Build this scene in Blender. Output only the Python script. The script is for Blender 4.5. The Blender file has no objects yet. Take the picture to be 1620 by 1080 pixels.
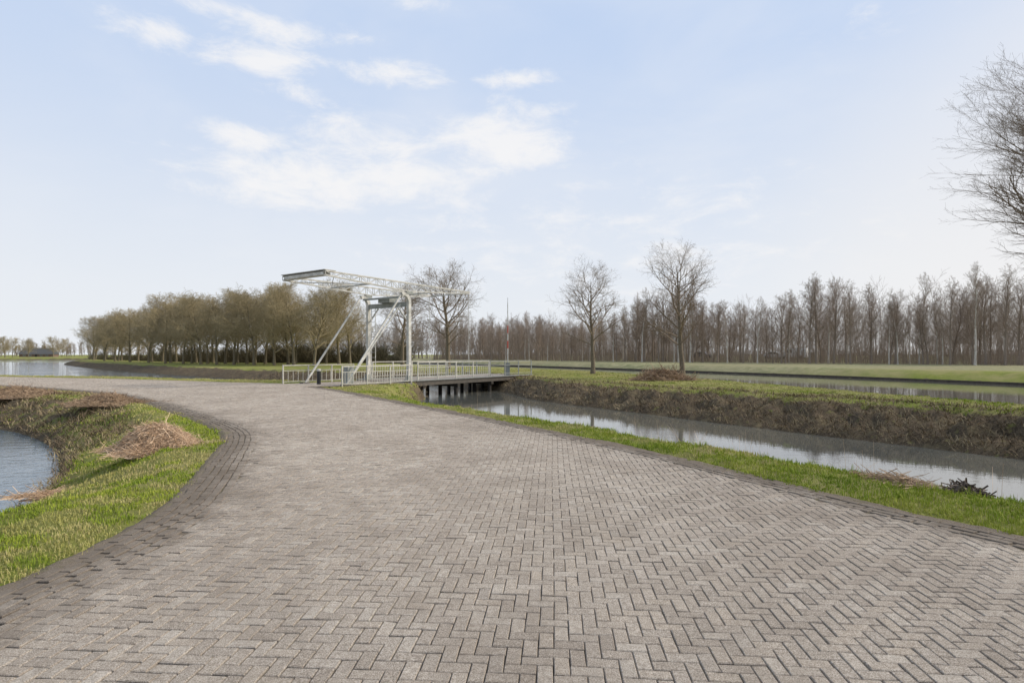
import bpy, math, random, bmesh
import numpy as np
from mathutils import Vector
random.seed(7); rng = np.random.default_rng(11)
S = bpy.context.scene
COL = S.collection
R = math.radians
CAMH = 1.6

# ------------------------------------------------------------------ helpers
def tag(o, label=None, cat=None, group=None, kind=None):
    if label: o['label'] = label
    if cat: o['category'] = cat
    if group: o['group'] = group
    if kind: o['kind'] = kind
    return o

def np_mesh(name, V, F, mats=(), mi=None, smooth=False, attrs=None):
    me = bpy.data.meshes.new(name)
    V = np.asarray(V, dtype=np.float32); F = np.asarray(F, dtype=np.int32)
    k = F.shape[1]
    me.vertices.add(len(V)); me.vertices.foreach_set('co', V.ravel())
    me.loops.add(F.size); me.loops.foreach_set('vertex_index', F.ravel())
    me.polygons.add(len(F))
    me.polygons.foreach_set('loop_start', np.arange(0, F.size, k, dtype=np.int32))
    me.polygons.foreach_set('loop_total', np.full(len(F), k, dtype=np.int32))
    for m in mats: me.materials.append(m)
    if mi is not None: me.polygons.foreach_set('material_index', np.asarray(mi, dtype=np.int32))
    me.polygons.foreach_set('use_smooth', np.full(len(F), smooth, dtype=bool))
    me.update(calc_edges=True)
    if attrs:
        for n, a in attrs.items():
            at = me.attributes.new(n, 'FLOAT', 'POINT')
            at.data.foreach_set('value', np.asarray(a, dtype=np.float32))
    return me

def link(name, me, parent=None):
    o = bpy.data.objects.new(name, me); COL.objects.link(o)
    if parent is not None: o.parent = parent
    return o

def empty(name, loc=(0,0,0), rz=0, sc=1.0):
    o = bpy.data.objects.new(name, None); COL.objects.link(o)
    o.location = loc; o.rotation_euler = (0,0,rz); o.scale = (sc,sc,sc)
    o.empty_display_size = 0.3
    return o

class MB:
    def __init__(s): s.v=[]; s.f=[]
    def hexa(s, pts):
        b=len(s.v); s.v+= [tuple(p) for p in pts]
        for q in ((0,3,2,1),(4,5,6,7),(0,1,5,4),(1,2,6,5),(2,3,7,6),(3,0,4,7)):
            s.f.append(tuple(b+i for i in q))
    def box(s, x0,x1,y0,y1,z0,z1):
        s.hexa([(x0,y0,z0),(x1,y0,z0),(x1,y1,z0),(x0,y1,z0),(x0,y0,z1),(x1,y0,z1),(x1,y1,z1),(x0,y1,z1)])
        return s
    def beam(s, p0, p1, w, h=None, up=(0,0,1)):
        h = w if h is None else h
        p0=np.array(p0,float); p1=np.array(p1,float); d=p1-p0; d/=np.linalg.norm(d)
        u=np.array(up,float)
        if abs(np.dot(u,d))>.97: u=np.array((1.,0,0))
        a=np.cross(d,u); a/=np.linalg.norm(a); b=np.cross(a,d)
        a*=w/2; b*=h/2
        s.hexa([p0-a-b,p0+a-b,p0+a+b,p0-a+b,p1-a-b,p1+a-b,p1+a+b,p1-a+b]); return s
    def tube(s, pts, r, k=8):
        pts=[np.array(p,float) for p in pts]; n=len(pts)
        rr = r if hasattr(r,'__len__') else [r]*n
        ref=np.array((0.3,0.9,0.31)); base=len(s.v)
        for i,p in enumerate(pts):
            t=pts[min(i+1,n-1)]-pts[max(i-1,0)]; t/=np.linalg.norm(t)
            a=np.cross(t,ref); a/=np.linalg.norm(a); b=np.cross(t,a)
            for j in range(k):
                an=2*math.pi*j/k; s.v.append(tuple(p+rr[i]*(math.cos(an)*a+math.sin(an)*b)))
        for i in range(n-1):
            for j in range(k):
                q=(j+1)%k
                s.f.append((base+i*k+j, base+i*k+q, base+(i+1)*k+q, base+(i+1)*k+j))
        s.f.append(tuple(base+j for j in range(k))[::-1]); s.f.append(tuple(base+(n-1)*k+j for j in range(k)))
        return s
    def build(s, name, mat, parent=None, smooth=False):
        me=bpy.data.meshes.new(name); me.from_pydata(s.v,[],s.f); me.materials.append(mat)
        if smooth: me.polygons.foreach_set('use_smooth',[True]*len(me.polygons))
        me.update(); return link(name,me,parent)

def tubes(P, Rr, k):
    B,n,_=P.shape
    T=np.empty_like(P); T[:,1:-1]=P[:,2:]-P[:,:-2]; T[:,0]=P[:,1]-P[:,0]; T[:,-1]=P[:,-1]-P[:,-2]
    T/=np.linalg.norm(T,axis=2,keepdims=True)+1e-9
    m=T.mean(1); ref=np.where(np.abs(m[:,2:3])>.7, np.array([[1.,0.1,0]]), np.array([[0.05,0.1,1.]]))
    A=np.cross(T,ref[:,None,:]); A/=np.linalg.norm(A,axis=2,keepdims=True)+1e-9
    Bn=np.cross(T,A)
    an=2*np.pi*np.arange(k)/k
    V=P[:,:,None,:]+Rr[:,:,None,None]*(np.cos(an)[None,None,:,None]*A[:,:,None,:]+np.sin(an)[None,None,:,None]*Bn[:,:,None,:])
    V=V.reshape(-1,3)
    b=(np.arange(B)*n*k)[:,None,None]; i=(np.arange(n-1)*k)[None,:,None]; j=np.arange(k)[None,None,:]; q=(j+1)%k
    F=np.stack([b+i+j,b+i+q,b+i+k+q,b+i+k+j],-1).reshape(-1,4)
    return V,F

def join(lst):
    V=[];F=[];o=0
    for v,f in lst:
        V.append(v);F.append(f+o);o+=len(v)
    return np.concatenate(V),np.concatenate(F)

_tab = rng.random((256,256))
def vnoise(x,y,s):
    x=np.asarray(x)/s+1000.3; y=np.asarray(y)/s+1000.7
    xi=np.floor(x).astype(int); yi=np.floor(y).astype(int); fx=x-xi; fy=y-yi
    fx=fx*fx*(3-2*fx); fy=fy*fy*(3-2*fy)
    g=lambda a,b:_tab[a%256,b%256]
    return (g(xi,yi)*(1-fx)+g(xi+1,yi)*fx)*(1-fy)+(g(xi,yi+1)*(1-fx)+g(xi+1,yi+1)*fx)*fy

def crom(P, n, closed=True):
    P=np.asarray(P,float); N=len(P); out=[]
    segs=N if closed else N-1
    for i in range(segs):
        g=lambda k: P[k%N] if closed else P[min(max(k,0),N-1)]
        p0,p1,p2,p3=g(i-1),g(i),g(i+1),g(i+2)
        for k in range(n):
            t=k/n
            out.append(.5*((2*p1)+(-p0+p2)*t+(2*p0-5*p1+4*p2-p3)*t*t+(-p0+3*p1-3*p2+p3)*t**3))
    if not closed: out.append(P[-1])
    return np.array(out)

def sdist(P, poly):
    P=np.asarray(P,float); A=poly[:,:2]; Bq=np.roll(A,-1,0); D=Bq-A; L2=(D**2).sum(1)+1e-12
    dd=np.empty(len(P)); ii=np.empty(len(P),int); ins=np.empty(len(P),bool)
    for c in range(0,len(P),15000):
        p=P[c:c+15000]
        px=p[:,0:1]-A[:,0]; py=p[:,1:2]-A[:,1]
        t=np.clip((px*D[:,0]+py*D[:,1])/L2,0,1)
        d2=(px-t*D[:,0])**2+(py-t*D[:,1])**2
        k=d2.argmin(1); ii[c:c+15000]=k; dd[c:c+15000]=np.sqrt(d2[np.arange(len(p)),k])
        y=p[:,1:2]; cond=(A[:,1]>y)!=(Bq[:,1]>y)
        xs=D[:,0]*(y-A[:,1])/np.where(D[:,1]==0,1e-12,D[:,1])+A[:,0]
        ins[c:c+15000]=(np.logical_and(cond,p[:,0:1]<xs).sum(1)%2)==1
    return dd,ii,ins

# ------------------------------------------------------------------ plan of the place
WZ=-0.9
body1 = crom([(12.0,-12,1,.1),(9.1,.8,1,.1),(7.5,4.7,1,.1),(6.2,6.7,1,.15),(5.45,8.1,1,.15),(4.5,9.9,1,.15),(2.8,12.1,1,.1),(.2,16.0,1,.1),(-2.9,20.6,1,.1),(-4.9,25.1,1,.2),
 (-5.2,29,.9,.3),(-5.0,32.6,.6,.8),(-8,35.4,.8,.8),(-12,34.9,1,.3),(-16,36.2,1,.2),(-25,39.8,1,.2),(-36,43.2,1,.2),(-60,50,1,.2),(-100,58,1.5,.2),(-200,72,2,.2),(-400,92,2,.2),
 (-420,200,3,.5),(-260,235,3,.6),(-200,242,3,.6),(-160,222,3,.8),(-118,150,3,.8),(-72,98,3,.85),(-36,64,2.8,.9),(-20.9,52,2.6,.9),(-8,47,2.4,.9),(-3,42.5,1.9,1),(-.4,37,2.0,1),
 (1.3,31,2.6,.9),(5.0,24.8,3.0,.85),(8.6,18.9,3.1,.83),(12.2,13.3,3.3,.83),(16.6,5.5,3.0,.83),(25,-12,2.4,.8)],5)
body2 = crom([(31,-12,.8,.3),(23.2,4.4,.8,.3),(19.5,11.4,.8,.3),(16.4,19.3,.8,.3),(13.5,32.9,.8,.3),(10.0,47.8,.8,.3),(3.0,62.0,.8,.3),(-9,81,.8,.3),(-40,125,1,.3),(-90,200,1,.3),
 (-72,212,2.6,.1),(-30,165,2.6,.1),(5,112,2.6,.1),(30,70,2.6,.1),(41,46,2.6,.1),(50,25,2.6,.1),(62,-12,2.6,.1)],5)
body3 = crom([(-6.4,-15,2,.08),(-6.6,0,2.0,.08),(-6.8,4.5,2.1,.08),(-7.15,7.2,2.2,.08),(-7.9,9.3,2.1,.12),(-9.2,11.5,1.9,.2),(-10.5,13.2,1.8,.32),(-13.0,15.9,2.0,.5),(-17,18.9,2.4,.62),(-24,22,2.6,.66),(-35,26.5,2.6,.6),(-60,35,3,.6),(-100,42,3,.6),
 (-100,10,3,.5),(-40,-15,3,.5)],5)
rR = [(7.2,-8),(5.6,1),(4.9,3.6),(4.35,4.8),(3.8,5.76),(3.12,7.2),(2.0,9.47),(-.15,13.1),(-2.6,17),(-4.9,20.6),(-7.5,24.6),(-9.6,27.4)]
rL = [(-110,48.5),(-60,40),(-35,32.6),(-25,27.9),(-17,23.2),(-12.6,19.3),(-9.9,16.4),(-7.3,13.5),(-5.8,11.6),(-5.05,10.2),(-4.2,8),(-3.5,6),(-3.3,4.8),(-3.32,3.7),(-3.5,2),(-4.1,-1),(-5.4,-8)]
rF = [(-8.5,28.2),(-5.6,32.2),(-8.4,34.2),(-11.9,30.4),(-16,32),(-24.4,36),(-35,39.6),(-60,46.4),(-110,55.5)]
cR = crom(rR,8,False); cL = crom(rL,8,False)
roadpoly = np.concatenate([cR, np.array(rF), cL])
def dyke(x,y): return np.clip((x*.62+y*.78-118)/22,0,1)*np.clip((x+15)/20,0,1)*1.3

def terrain(x,y):
    P=np.stack([x,y],1)
    z=np.zeros(len(x)); soil=np.zeros(len(x)); slope=np.zeros(len(x)); wat=np.zeros(len(x),bool); sh=np.full(len(x),1e3)
    for b in (body1,body2,body3):
        d,i,ins=sdist(P,b); w=b[i,2]*(1+.45*(vnoise(x,y,2.2)-.5)); s=b[i,3]
        t=np.clip(d/w,0,1)
        zz=WZ*(1-t**.8)
        sl=(~ins)&(d<w)
        z=np.where(sl,np.minimum(z,zz),z); z=np.where(ins,WZ-np.minimum(d*.6,.9),z)
        soil=np.where(sl|ins,np.maximum(soil,s*np.where(ins,1,np.clip((1-t)*4,0,1))),soil)
        soil=np.where(sl&(d<.35),np.maximum(soil,np.minimum(1,.5+s)*(1-d/.5)),soil)
        edge=(~ins)&(d>=w)&(d<w+1.4)
        soil=np.where(edge,np.maximum(soil,s*.62*(1-(d-w)/1.4)*(s>.6)),soil)
        slope=np.where(sl,np.maximum(slope,np.sin(np.pi*t)),slope)
        wat|=ins; sh=np.where(ins,0,np.minimum(sh,d))
    d,i,ins=sdist(P,roadpoly)
    dr=np.where(ins,-d,d)
    k=np.clip((dr-.12)/.35,0,1)
    nz=(vnoise(x,y,.9)-.5)*.06+(vnoise(x,y,.23)-.5)*.03
    z=z+nz*k*(~wat)+.03*k*(~wat)+slope*(soil*.45+.05)*((vnoise(x,y,.55)-.5)+.7*(vnoise(x,y,.2)-.5))
    z=np.where(dr<.12,np.where(slope>0,z,-.012),z)
    n=(x*.62+y*.78)
    z=z+dyke(x,y)*(~wat)
    pale=np.clip((n-66)/8,0,1)*(x>-60)
    dirt=np.clip(1-(dr-.02)/.28,0,1)*(dr>-1)
    return z,soil,pale,dirt,wat,dr,sh
def hz(x,y): return float(terrain(np.array([x],float),np.array([y],float))[0][0])

# ------------------------------------------------------------------ materials
class N:
    def __init__(s,name):
        s.m=bpy.data.materials.new(name); s.m.use_nodes=True; s.t=s.m.node_tree; s.n=s.t.nodes; s.l=s.t.links
        s.b=s.n['Principled BSDF']
    def new(s,typ,**kw):
        n=s.n.new(typ)
        for k,v in kw.items(): setattr(n,k,v)
        return n
    def set(s,sock,v):
        if isinstance(v,bpy.types.NodeSocket): s.l.new(v,sock)
        else:
            if isinstance(v,(tuple,list)) and len(v)==3 and sock.type=='RGBA': v=(*v,1)
            sock.default_value=v
    def pos(s): return s.new('ShaderNodeNewGeometry').outputs['Position']
    def obj(s): return s.new('ShaderNodeTexCoord').outputs['Object']
    def noise(s,scale,detail=4,rough=.6,vec=None,dist=0):
        n=s.new('ShaderNodeTexNoise'); n.inputs['Scale'].default_value=scale; n.inputs['Detail'].default_value=detail
        n.inputs['Roughness'].default_value=rough; n.inputs['Distortion'].default_value=dist
        s.l.new(vec if vec is not None else s.pos(),n.inputs['Vector']); return n.outputs['Fac']
    def mix(s,f,a,b,mode='MIX'):
        n=s.new('ShaderNodeMix',data_type='RGBA',blend_type=mode); s.set(n.inputs[0],f); s.set(n.inputs[6],a); s.set(n.inputs[7],b); return n.outputs[2]
    def math(s,op,a,b=0.0,c=0.0,clamp=False):
        n=s.new('ShaderNodeMath',operation=op,use_clamp=clamp); s.set(n.inputs[0],a); s.set(n.inputs[1],b); s.set(n.inputs[2],c); return n.outputs[0]
    def rng(s,v,a,b,c=0.,d=1.):
        n=s.new('ShaderNodeMapRange'); s.set(n.inputs[0],v); s.set(n.inputs[1],a); s.set(n.inputs[2],b); s.set(n.inputs[3],c); s.set(n.inputs[4],d); return n.outputs[0]
    def attr(s,name):
        n=s.new('ShaderNodeAttribute'); n.attribute_name=name; return n.outputs['Fac']
    def island(s): return s.new('ShaderNodeNewGeometry').outputs['Random Per Island']
    def bump(s,h,strength=.5,dist=.01):
        n=s.new('ShaderNodeBump'); n.inputs['Strength'].default_value=strength; n.inputs['Distance'].default_value=dist
        s.l.new(h,n.inputs['Height']); s.l.new(n.outputs['Normal'],s.b.inputs['Normal'])
    def out(s,col,rough=.8,spec=.3,metal=0):
        s.set(s.b.inputs['Base Color'],col); s.set(s.b.inputs['Roughness'],rough); s.set(s.b.inputs['Specular IOR Level'],spec); s.set(s.b.inputs['Metallic'],metal)
        return s.m

def simple(name,col,col2=None,scale=8,rough=.7,spec=.3,bump=0):
    s=N(name); f=s.noise(scale,5,.65,s.obj()); c2=col2 or tuple(c*.6 for c in col)
    c=s.mix(s.rng(f,.35,.65),col,c2)
    if bump: s.bump(f,bump,.01)
    return s.out(c,rough,spec)

def m_ground():
    s=N('ground_turf'); big=s.noise(.35,4,.6); mid=s.noise(2.2,5,.65); fine=s.noise(24,5,.7); vf=s.noise(90,3,.7); wide=s.noise(.08,5,.65); tex=s.noise(.9,6,.75)
    g=s.mix(s.rng(mid,.35,.65),(.15,.19,.032),(.24,.25,.055))
    g=s.mix(s.rng(big,.40,.60,0,.8),g,(.30,.265,.11))
    g=s.mix(s.rng(fine,.45,.7,0,.5),g,(.10,.112,.035))
    p=s.mix(s.rng(tex,.42,.58),(.185,.195,.095),(.33,.31,.18)); p=s.mix(s.rng(wide,.38,.62,0,.75),p,(.29,.25,.15)); p=s.mix(s.rng(fine,.4,.7,0,.5),p,(.16,.16,.08))
    g=s.mix(s.attr('pale'),g,p)
    e=s.mix(s.rng(fine,.35,.65),(.042,.032,.022),(.155,.118,.078)); e=s.mix(s.rng(mid,.5,.68,0,.6),e,(.20,.165,.095))
    sf=s.math('ADD',s.attr('soil'),s.rng(mid,.3,.7,-.4,.4)); sf=s.rng(sf,.35,.62)
    g=s.mix(sf,g,e)
    d=s.mix(s.rng(vf,.3,.7),(.12,.098,.075),(.25,.205,.16))
    df=s.rng(s.math('ADD',s.attr('dirt'),s.rng(fine,.3,.7,-.35,.35)),.45,.7)
    g=s.mix(df,g,d)
    s.bump(s.math('ADD',fine,s.math('MULTIPLY',vf,.4)),.9,.05)
    return s.out(g,.95,.1)

def m_brick():
    s=N('road_clinker'); i=s.island(); fine=s.noise(150,4,.85); mid=s.noise(30,4,.65); big=s.noise(.55,6,.7); b2=s.noise(2.3,5,.65)
    r=s.new('ShaderNodeValToRGB'); e=r.color_ramp.elements; e[0].position=0; e[0].color=(.285,.24,.195,1); e[1].position=1; e[1].color=(.475,.42,.355,1)
    for p,c in ((.18,(.345,.295,.243,1)),(.5,(.385,.332,.276,1)),(.72,(.40,.337,.27,1)),(.88,(.435,.38,.318,1))):
        x=e.new(p); x.color=c
    s.l.new(i,r.inputs[0]); c=r.outputs[0]
    c=s.mix(s.rng(fine,.50,.59,0,.7),c,(.70,.64,.56)); c=s.mix(s.rng(fine,.48,.39,0,.8),c,(.10,.082,.066))
    c=s.mix(s.rng(mid,.42,.72,0,.5),c,(.19,.156,.127))
    c=s.mix(s.rng(big,.44,.66,0,.45),c,(.21,.172,.137)); c=s.mix(s.rng(b2,.48,.72,0,.36),c,(.23,.19,.15))
    ef=s.rng(s.math('ADD',s.attr('edge'),s.rng(b2,.3,.7,-.25,.25)),.3,1.,0,.78)
    c=s.mix(ef,c,(.125,.102,.08))
    s.bump(s.math('ADD',fine,mid),.9,.008)
    return s.out(c,.95,.06)
def m_joint():
    s=N('road_joint_sand'); f=s.noise(120,3,.7); b=s.noise(1.5,4,.6)
    c=s.mix(s.rng(f,.3,.7),(.06,.05,.04),(.17,.14,.112)); c=s.mix(s.rng(b,.55,.75,0,.4),c,(.09,.10,.04)); s.bump(f,.6,.01)
    return s.out(c,.95,.05)
def m_edge():
    s=N('edge_dirt'); f=s.noise(110,4,.75); b=s.noise(9,4,.65); g_=s.noise(3.1,4,.65)
    c=s.mix(s.rng(f,.35,.65),(.11,.09,.07),(.27,.225,.175)); c=s.mix(s.rng(b,.45,.7,0,.6),c,(.13,.108,.08)); c=s.mix(s.rng(g_,.55,.68,0,.5),c,(.12,.13,.045)); s.bump(s.math('ADD',f,b),.9,.014)
    return s.out(c,.95,.05)
def m_water():
    s=N('canal_water'); mp=s.new('ShaderNodeMapping'); mp.inputs['Scale'].default_value=(1.0,1.6,1); mp.inputs['Rotation'].default_value=(0,0,.5); s.l.new(s.pos(),mp.inputs[0])
    a=s.noise(2.2,3,.55,mp.outputs[0],.6); b=s.noise(9,3,.6,mp.outputs[0]); patch=s.noise(.09,3,.5)
    sep=s.new('ShaderNodeSeparateXYZ'); s.l.new(s.pos(),sep.inputs[0])
    wind=s.rng(sep.outputs['X'],-2.,-9.,.06,.8)
    h=s.math('ADD',a,s.math('MULTIPLY',b,.35)); h=s.math('MULTIPLY',h,s.math('MULTIPLY',wind,s.rng(patch,.35,.6,.35,1)))
    s.bump(h,.5,.08); s.b.inputs['IOR'].default_value=2.5
    col=s.mix(s.rng(sep.outputs['X'],-2.,-8.),(.12,.118,.10),(.06,.10,.13))
    return s.out(col,.02,.5)
def m_bark(name,a,b,sc=10):
    s=N(name); f=s.noise(sc,4,.65,s.obj()); c=s.mix(s.rng(f,.35,.65),a,b); return s.out(c,.95,.05)
def m_blade(name,cols,rough=.8):
    s=N(name); r=s.new('ShaderNodeValToRGB'); e=r.color_ramp.elements
    e[0].position=0; e[0].color=(*cols[0],1); e[1].position=1; e[1].color=(*cols[-1],1)
    for k,c in enumerate(cols[1:-1]): x=e.new((k+1)/(len(cols)-1)); x.color=(*c,1)
    i=s.island(); m=s.noise(.8,3,.6)
    s.l.new(s.math('ADD',s.math('MULTIPLY',i,.5),s.rng(m,.3,.7,-.05,.55),clamp=True),r.inputs[0])
    return s.out(r.outputs[0],rough,.1)

M=dict(ground=m_ground(),brick=m_brick(),joint=m_joint(),water=m_water(),edge=m_edge(),
 bark_park=m_bark('bark_park',(.20,.165,.12),(.115,.095,.07)),
 twig_park=m_bark('twig_park',(.28,.22,.165),(.19,.15,.11)),
 bark_grove=m_bark('bark_grove',(.20,.17,.115),(.13,.11,.075)),
 twig_grove=m_bark('twig_grove',(.37,.305,.18),(.265,.22,.135),3),
 bark_row=m_bark('bark_row',(.31,.255,.205),(.19,.155,.125)),
 twig_row=m_bark('twig_row',(.36,.285,.22),(.25,.20,.16),3),
 birch=m_bark('birch_bark',(.64,.60,.53),(.34,.30,.26),6),
 wood_far=m_bark('far_wood',(.38,.32,.265),(.28,.235,.195),3),
 under=m_bark('undergrowth_dark',(.085,.075,.045),(.15,.125,.08),1.5),
 grass=m_blade('grass_blades',[(.11,.165,.018),(.19,.26,.03),(.29,.33,.045),(.39,.37,.10)]),
 grassp=m_blade('grass_blades_dry',[(.22,.23,.06),(.33,.32,.10),(.41,.36,.16),(.47,.40,.22)]),
 litter=m_blade('bank_litter',[(.07,.052,.035),(.15,.11,.07),(.24,.19,.11),(.40,.32,.20)]),
 straw=m_blade('straw',[(.26,.165,.10),(.49,.335,.215),(.62,.47,.33),(.40,.26,.165)]),
 strawd=m_blade('straw_dark',[(.14,.10,.065),(.27,.185,.12),(.40,.29,.19),(.20,.14,.095)]),
 root=m_blade('root_wood',[(.05,.04,.033),(.12,.095,.075),(.2,.16,.13)]),
 white=simple('weathered_white_paint',(.62,.60,.55),(.34,.335,.30),4,.6,.25),
 rail=simple('weathered_rail_paint',(.55,.53,.465),(.37,.355,.31),5,.6,.25),
 green=simple('grey_green_paint',(.30,.31,.29),(.21,.22,.20),5,.55,.3),
 steel=simple('dark_steel',(.065,.06,.05),(.10,.085,.07),4,.7),
 deck=simple('deck_timber',(.32,.28,.24),(.22,.19,.16),6,.85),
 conc=simple('abutment_concrete',(.20,.185,.165),(.11,.10,.09),3,.9),
 pile=simple('wet_pile_wood',(.04,.034,.027),(.022,.018,.014),5,.8),
 red=simple('barrier_red',(.52,.08,.055),(.44,.08,.055),4,.5,.4),
 black=simple('black_plastic',(.02,.02,.022),(.035,.035,.035),4,.5),
 revet=simple('revetment_board',(.05,.042,.034),(.085,.07,.055),3,.9),
 roof=simple('dark_roof',(.07,.072,.075),(.10,.10,.10),2,.8), wall=simple('brick_wall',(.22,.15,.12),(.16,.115,.09),2,.9),
 glass=simple('window_glass',(.03,.04,.05),(.04,.05,.06),2,.1,.6), carw=simple('white_car_paint',(.78,.79,.8),(.74,.75,.76),2,.3,.5),
 card=simple('grey_car_paint',(.10,.11,.13),(.09,.10,.12),2,.3,.5), tyre=simple('tyre_rubber',(.02,.02,.02),(.03,.03,.03),4,.8),
)

# ------------------------------------------------------------------ ground sheet
ang=np.concatenate([np.arange(-56,56,.3),np.arange(56,304,4.)]); ang=np.radians(ang)
if len(ang)%2: ang=ang[:-1]
rad=.4*1.0155**np.arange(0,540); rad=rad[rad<1600]
A_,R_=np.meshgrid(ang,rad); gx=(R_*np.sin(A_)).ravel(); gy=(R_*np.cos(A_)).ravel()
z,soil,pale,dirt,wat,dr,sh=terrain(gx,gy)
na=len(ang); nr=len(rad)
V=np.stack([gx,gy,z],1); V=np.concatenate([V,[[0,0,-.012]]])
i=np.arange(nr-1)[:,None]; j=np.arange(na)[None,:]; jn=(j+1)%na
F=np.stack([i*na+j,(i+1)*na+j,(i+1)*na+jn,i*na+jn],-1).reshape(-1,4)[:, ::-1]
c=len(V)-1
F2=np.array([[c,j_,(j_+1)%na,(j_+2)%na] for j_ in range(0,na,2)])[:, ::-1]
F=np.concatenate([F,F2])
ap=lambda a:np.append(a,0.)
g=link('ground',np_mesh('ground',V,F,[M['ground']],smooth=True,attrs=dict(soil=ap(soil),pale=ap(pale),dirt=ap(dirt))))
tag(g,'grassy banks and verges around the canals','ground',kind='structure')
wm=MB(); wm.v=[(-450,-40,WZ),(120,-40,WZ),(120,260,WZ),(-450,260,WZ)]; wm.f=[(0,1,2,3)]
w=wm.build('water',M['water']); tag(w,'still canal and river water','water',kind='structure')

# ------------------------------------------------------------------ road of herringbone clinkers
def brick_verts(cx,cy,ax,ay,L,W,z,tilt):
    n=len(cx); ux=np.stack([ax,ay],1); vx=np.stack([-ay,ax],1)
    sg=np.array([(-1,-1),(1,-1),(1,1),(-1,1)])
    out=[]
    for ins_,dz in ((.0,-.028),(.0,-.005),(.0045,0.)):
        hl=L/2-ins_; hw=W/2-ins_
        for sx,sy in sg:
            p=np.stack([cx,cy],1)+ux*(sx*hl)[:,None]+vx*(sy*hw)[:,None]
            zz=z+dz+(tilt[:,0]*sx+tilt[:,1]*sy if dz>-.02 else 0)
            out.append(np.stack([p[:,0],p[:,1],zz],1))
    V=np.stack(out,1).reshape(-1,3)
    f=[]
    for b in (0,4):
        for k in range(4): f.append((b+k,b+(k+1)%4,b+4+(k+1)%4,b+4+k))
    f.append((8,9,10,11)); f=np.array(f)
    F=(np.arange(n)*12)[:,None,None]+f[None]
    return V,F.reshape(-1,4)
W0=.084; th=R(-4)
EDL=.395; EDR=.27
ix,iy=np.meshgrid(np.arange(-690,160),np.arange(-30,575)); ix=ix.ravel(); iy=iy.ravel(); md=(ix-iy)%4
hb=md==0; vb=md==3
lx=np.concatenate([(ix[hb]+1)*W0,(ix[vb]+.5)*W0]); ly=np.concatenate([(iy[hb]+.5)*W0,(iy[vb]+1)*W0])
a=np.concatenate([np.zeros(hb.sum()),np.full(vb.sum(),np.pi/2)])+th
bx=lx*math.cos(th)-ly*math.sin(th); by=lx*math.sin(th)+ly*math.cos(th)
wx=(vnoise(bx,by,3.1)-.5)*.06; wy=(vnoise(by+40,bx,2.7)-.5)*.06; bx=bx+wx; by=by+wy
k=(bx>-55)&(by>-1)&(bx<7)&(np.abs(np.arctan2(bx,by+2))<1.15); bx=bx[k];by=by[k];a=a[k]
d,ii,ins=sdist(np.stack([bx,by],1),roadpoly); nR=len(cR); nF=len(rF)
isL=ii>=nR+nF-1; isR=ii<nR-1
lim=np.where(isL,EDL,np.where(isR,EDR,.02)); k=ins&(d>lim); bx=bx[k];by=by[k];a=a[k];d=d[k]
a=a+rng.normal(0,.014,len(a))
BX=[bx];BY=[by];BA=[a];ED=[np.clip(1-(d-.25)/.9,0,1)*np.where(isL[k],1,.8)*.7]; GL=[np.full(len(bx),W0*2-.0064)]; GW=[np.full(len(bx),W0-.0064)]; ZO=[np.zeros(len(bx))]
def rows(curve,side,offs,edl):
    seg=np.diff(curve,axis=0); L=np.concatenate([[0],np.cumsum(np.hypot(seg[:,0],seg[:,1]))])
    for q,o in enumerate(offs):
        s=np.arange(.1+.07*q,L[-1]-.2,.186)
        x=np.interp(s,L,curve[:,0]); y=np.interp(s,L,curve[:,1]); x2=np.interp(s+.05,L,curve[:,0]); y2=np.interp(s+.05,L,curve[:,1])
        tx=x2-x; ty=y2-y; n=np.hypot(tx,ty); tx/=n;ty/=n
        px=x-side*ty*o; py=y+side*tx*o
        kk=(px>-45)&(py>-1)
        jit=rng.normal(0,.005,(kk.sum(),2))
        BX.append(px[kk]+jit[:,0]);BY.append(py[kk]+jit[:,1]);BA.append(np.arctan2(ty,tx)[kk]+rng.normal(0,.03,kk.sum()))
        ED.append(np.full(kk.sum(),edl[q])); GL.append(np.full(kk.sum(),.168)); GW.append(np.full(kk.sum(),.081)); ZO.append(np.full(kk.sum(),.007))
rows(cL,1,[-.01,.085,.18,.275,.37],[1.1,1.,.9,.8,.7])
rows(cR,1,[.06,.155,.25],[1.1,.95,.8])
bx=np.concatenate(BX);by=np.concatenate(BY);a=np.concatenate(BA);ed=np.concatenate(ED);gl=np.concatenate(GL);gw=np.concatenate(GW);zo=np.concatenate(ZO)
n=len(bx); und=(vnoise(bx,by,1.7)-.5)*.012+(vnoise(bx,by,5)-.5)*.02
zt=.033+und*.5+rng.normal(0,.0016,n)+zo
V,F=brick_verts(bx,by,np.cos(a),np.sin(a),gl,gw,zt,rng.normal(0,.0011,(n,2)))
road=link('road',np_mesh('road',V,F,[M['brick']],attrs=dict(edge=np.repeat(ed,12)))); tag(road,'curving road paved with grey herringbone clinker bricks','road',kind='structure')
bm=bmesh.new(); vs=[bm.verts.new((p[0],p[1],.018)) for p in roadpoly]; f=bm.faces.new(vs); bmesh.ops.triangulate(bm,faces=[f]); bm.normal_update()
if sum(q.normal.z for q in bm.faces)<0: bmesh.ops.reverse_faces(bm,faces=bm.faces[:])
bme=bpy.data.meshes.new('road_bed'); bm.to_mesh(bme); bm.free(); bme.materials.append(M['joint'])
tag(link('road_bed',bme),'dark sand bed showing in the joints of the paving','road bed',kind='structure')
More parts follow.
